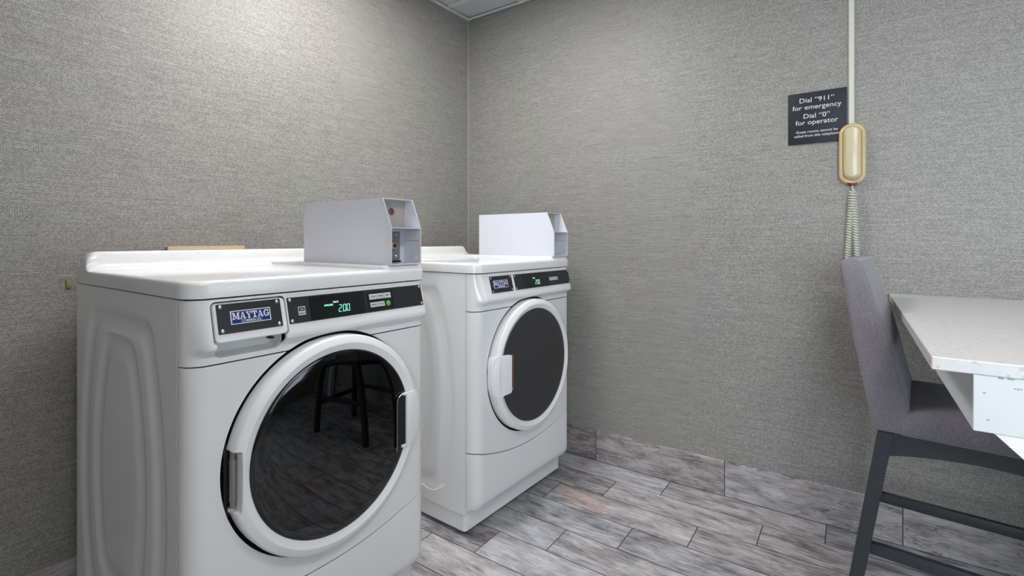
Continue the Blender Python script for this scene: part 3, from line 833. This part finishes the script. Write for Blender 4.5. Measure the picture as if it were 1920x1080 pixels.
# phone
t = thing('wall_telephone', 'ivory slimline wall telephone with handset and coiled cord, beside the sign', 'telephone', (1.924, 0, 1.453))
def stadium(hx, hz, n=14): return rrect(0, 0, hx, hz, min(hx, hz)*.98, n)
bm = bmesh.new(); rings = []
for d, ins in ((0, .002), (.004, 0), (.020, 0), (.027, .003), (.031, .009), (.030, .0125), (.026, .0145)):
    rings.append([(a, -d, b) for a, b in stadium(.0430-ins, .118-ins)])
loft(bm, rings); obj('phone_cradle', bm, M['ivory'], t, 50)
bm = bmesh.new(); rings = []
for d, ins in ((.020, 0), (.034, 0), (.041, .0025), (.045, .007), (.0462, .011)):
    rings.append([(a, -d-.003*math.cos(b/.1*math.pi/2), b+.003) for a, b in stadium(.0285-ins, .1030-ins)])
loft(bm, rings); hs = obj('handset', bm, M['ivory'], t, 50)
bm = bmesh.new(); rings = []
for d, ins in ((.044, 0), (.0495, .001), (.0505, .003)):
    rings.append([(a, -d, b+.004) for a, b in stadium(.0205-ins, .095-ins)])
loft(bm, rings); obj('handset_back', bm, M['ivory_lt'], hs, 50)
bm = bmesh.new()
prism(bm, [(-.019, -.106), (-.012, -.120), (.012, -.120), (.019, -.106)], lambda a, b: (a, -.004, b), lambda a, b: (a, -.029, b), .002)
obj('cord_clip', bm, M['red'], t)
# coiled cord: two strands hanging in a long loop
bm = bmesh.new()
def coil(p0, p1, r, turns, n=10, wob=.0):
    out = []; N = turns*n; p0 = Vector(p0); p1 = Vector(p1)
    for i in range(N+1):
        a = i/n*2*math.pi; f = i/N; p = p0.lerp(p1, f)
        out.append(p+Vector((r*math.cos(a)+wob*math.sin(f*math.pi), r*math.sin(a), 0)))
    return out
s1 = [(0, -.018, -.112), (.001, -.024, -.125), (-.001, -.028, -.136)]
A = coil((-.001, -.030, -.140), (-.0185, -.030, -.46), .0082, 32, 10, 0)
tube(bm, s1+[tuple(p) for p in A], .0024, 6)
B = coil((.004, -.032, -.150), (.0185, -.030, -.46), .0082, 31, 10, 0)
tube(bm, [(.0, -.022, -.118), (.002, -.030, -.140)]+[tuple(p) for p in B], .0024, 6)
C_ = []
for i in range(7*9+1):
    f = i/(7*9); a = math.pi*f; b_ = i/9*2*math.pi
    cx_, cz_ = -.0185*math.cos(a), -.46-.0185*math.sin(a)
    rad = Vector((-math.cos(a), 0, -math.sin(a)))
    C_.append(Vector((cx_, -.030, cz_))+rad*.0082*math.cos(b_)+Vector((0, .0082*math.sin(b_), 0)))
tube(bm, [tuple(p) for p in C_], .0024, 6)
obj('coiled_cord', bm, M['cordm'], t, 60)

# ------------------------------------------------------------------ counter
CT, CB = .9233, .9008
t = thing('counter', 'speckled white quartz counter with chipped white painted apron by the back wall', 'counter', (2.60, -.60, 0))
T0 = Vector((2.60, -.60, 0))
def cbx(nm, a, b, m, par=t, bev=.001, seg=1):
    return boxobj(nm, tuple(Vector(a)-T0), tuple(Vector(b)-T0), m, par, bev, seg)
cbx('countertop', (2.037, -1.2044, CB), (3.30, -.001, CT), M['quartz'], bev=.0015)
bm = bmesh.new()
for a, b in (((2.090, -1.2030, .8072), (3.24, -1.183, CB)), ((2.090, -1.183, .8072), (2.110, -.012, CB)), ((3.22, -1.183, .8072), (3.24, -.012, CB)), ((2.110, -1.183, .8072), (3.22, -.012, .815))):
    box(bm, tuple(Vector(a)-T0), tuple(Vector(b)-T0), .001, 1)
apron = obj('apron', bm, M['paintw'], t)
bm = bmesh.new()
prism(bm, [(2.1147, .8072), (2.62, .8072), (2.62, 0), (2.575, 0), (2.575, .347)], lambda a, b: tuple(Vector((a, -1.2020, b))-T0), lambda a, b: tuple(Vector((a, -1.158, b))-T0), .001)
obj('corner_bracket', bm, M['paintw'], t)
cbx('leg', (3.17, -1.16, 0), (3.22, -1.11, .8072), M['paintw']); cbx('leg', (3.17, -.07, 0), (3.22, -.02, .8072), M['paintw'])
for cx_, cz_, w_, h_ in ((2.1035, .872, .0022, .0013), (2.1395, .8845, .0022, .0009), (2.1430, .8843, .0012, .0016), (2.1462, .8850, .0012, .0014), (2.123, .8990, .004, .0016), (2.1345, .8990, .005, .0012), (2.108, .8285, .0022, .0012)):
    bm = bmesh.new()
    prism(bm, [(cx_+w_*math.cos(a*math.pi/4)*(1+.3*math.sin(3*a)), cz_+h_*math.sin(a*math.pi/4)) for a in range(8)], lambda a, b: tuple(Vector((a, -1.2034, b))-T0), lambda a, b: tuple(Vector((a, -1.2028, b))-T0))
    obj('paint_chip', bm, M['chip'], apron)

# ------------------------------------------------------------------ chair
def chair():
    t = thing('counter_chair', 'grey upholstered counter-height chair with charcoal wooden legs, tucked under the counter', 'chair', (2.0, -.615, 0), R(-5.2))
    Wd = .395
    y0, y1 = -.004, Wd+.004
    def ring(rear, front, z, ya, yb, r, n=5):
        cx, hx = (rear+front)/2, (front-rear)/2
        return [(x_, y_, z) for x_, y_ in rrect(cx, (ya+yb)/2, hx, (yb-ya)/2, min(r, hx*.95), n)]
    prof_ = [(.598, -.026, .10, .004), (.606, -.030, .10, 0), (.642, -.037, .056, 0), (.70, -.047, .043, 0), (.754, -.057, .031, 0), (.82, -.069, .016, 0), (.866, -.076, .004, 0), (.93, -.086, -.014, 0), (.998, -.096, -.034, 0), (1.04, -.103, -.047, .001), (1.056, -.105, -.052, .003), (1.0645, -.101, -.057, .008), (1.069, -.095, -.064, .014)]
    bm = bmesh.new(); rings = []
    # front face bows forward a little in the middle
    for z, re_, fr_, ins in prof_: rings.append(ring(re_, fr_ if z > .61 else .06, z, y0+ins, y1-ins, .011))
    loft(bm, rings)
    obj('backrest', bm, M['fabric'], t, 60)
    bm = bmesh.new(); rings = []
    for z, ins in ((.596, .004), (.602, 0), (.640, 0), (.655, .004), (.664, .014), (.669, .035), (.672, .08)):
        rings.append([(x_, y_, z) for x_, y_ in rrect(.238, Wd/2, .212-ins, Wd/2+.006-ins, .018, 5)])
    loft(bm, rings); obj('seat', bm, M['fabric'], t, 60)
    def leg(xt, xb, yt, yb, w0=.018, w1=.0165):
        bm = bmesh.new()
        loft(bm, [[(xt+a*w0, yt+b*w0, .596) for a, b in ((-1, -1), (1, -1), (1, 1), (-1, 1))], [(xb+a*w1, yb+b*w1, 0) for a, b in ((-1, -1), (1, -1), (1, 1), (-1, 1))]])
        bmesh.ops.bevel(bm, geom=bm.edges[:], offset=.0015, segments=1, affect='EDGES')
        obj('leg', bm, M['legs'], t)
    for yy in (.018, Wd-.018):
        leg(0, -.092, yy, yy); leg(.425, .440, yy, yy)
    # arched side rails
    for yy in (.006, Wd-.026):
        bm = bmesh.new(); up = []; lo = []
        for i in range(17):
            a = i/16; xx = .004+.41*a; lo.append((xx, .529+.026*math.sin(a*math.pi)**.8)); up.append((xx, .597))
        prism(bm, lo+up[::-1], lambda a, b: (a, yy, b), lambda a, b: (a, yy+.020, b)); obj('seat_rail', bm, M['legs'], t)
    for xx in (-.012, .418):
        boxobj('seat_rail', (xx, .034, .535), (xx+.018, Wd-.034, .596), M['legs'], t, .001)
    for yy in (.008, Wd-.028):
        boxobj('stretcher', (-.036, yy, .243), (.425, yy+.020, .274), M['legs'], t, .0012)
    boxobj('stretcher', (.422, .034, .20), (.440, Wd-.034, .235), M['legs'], t, .0012)
    return t
chair()
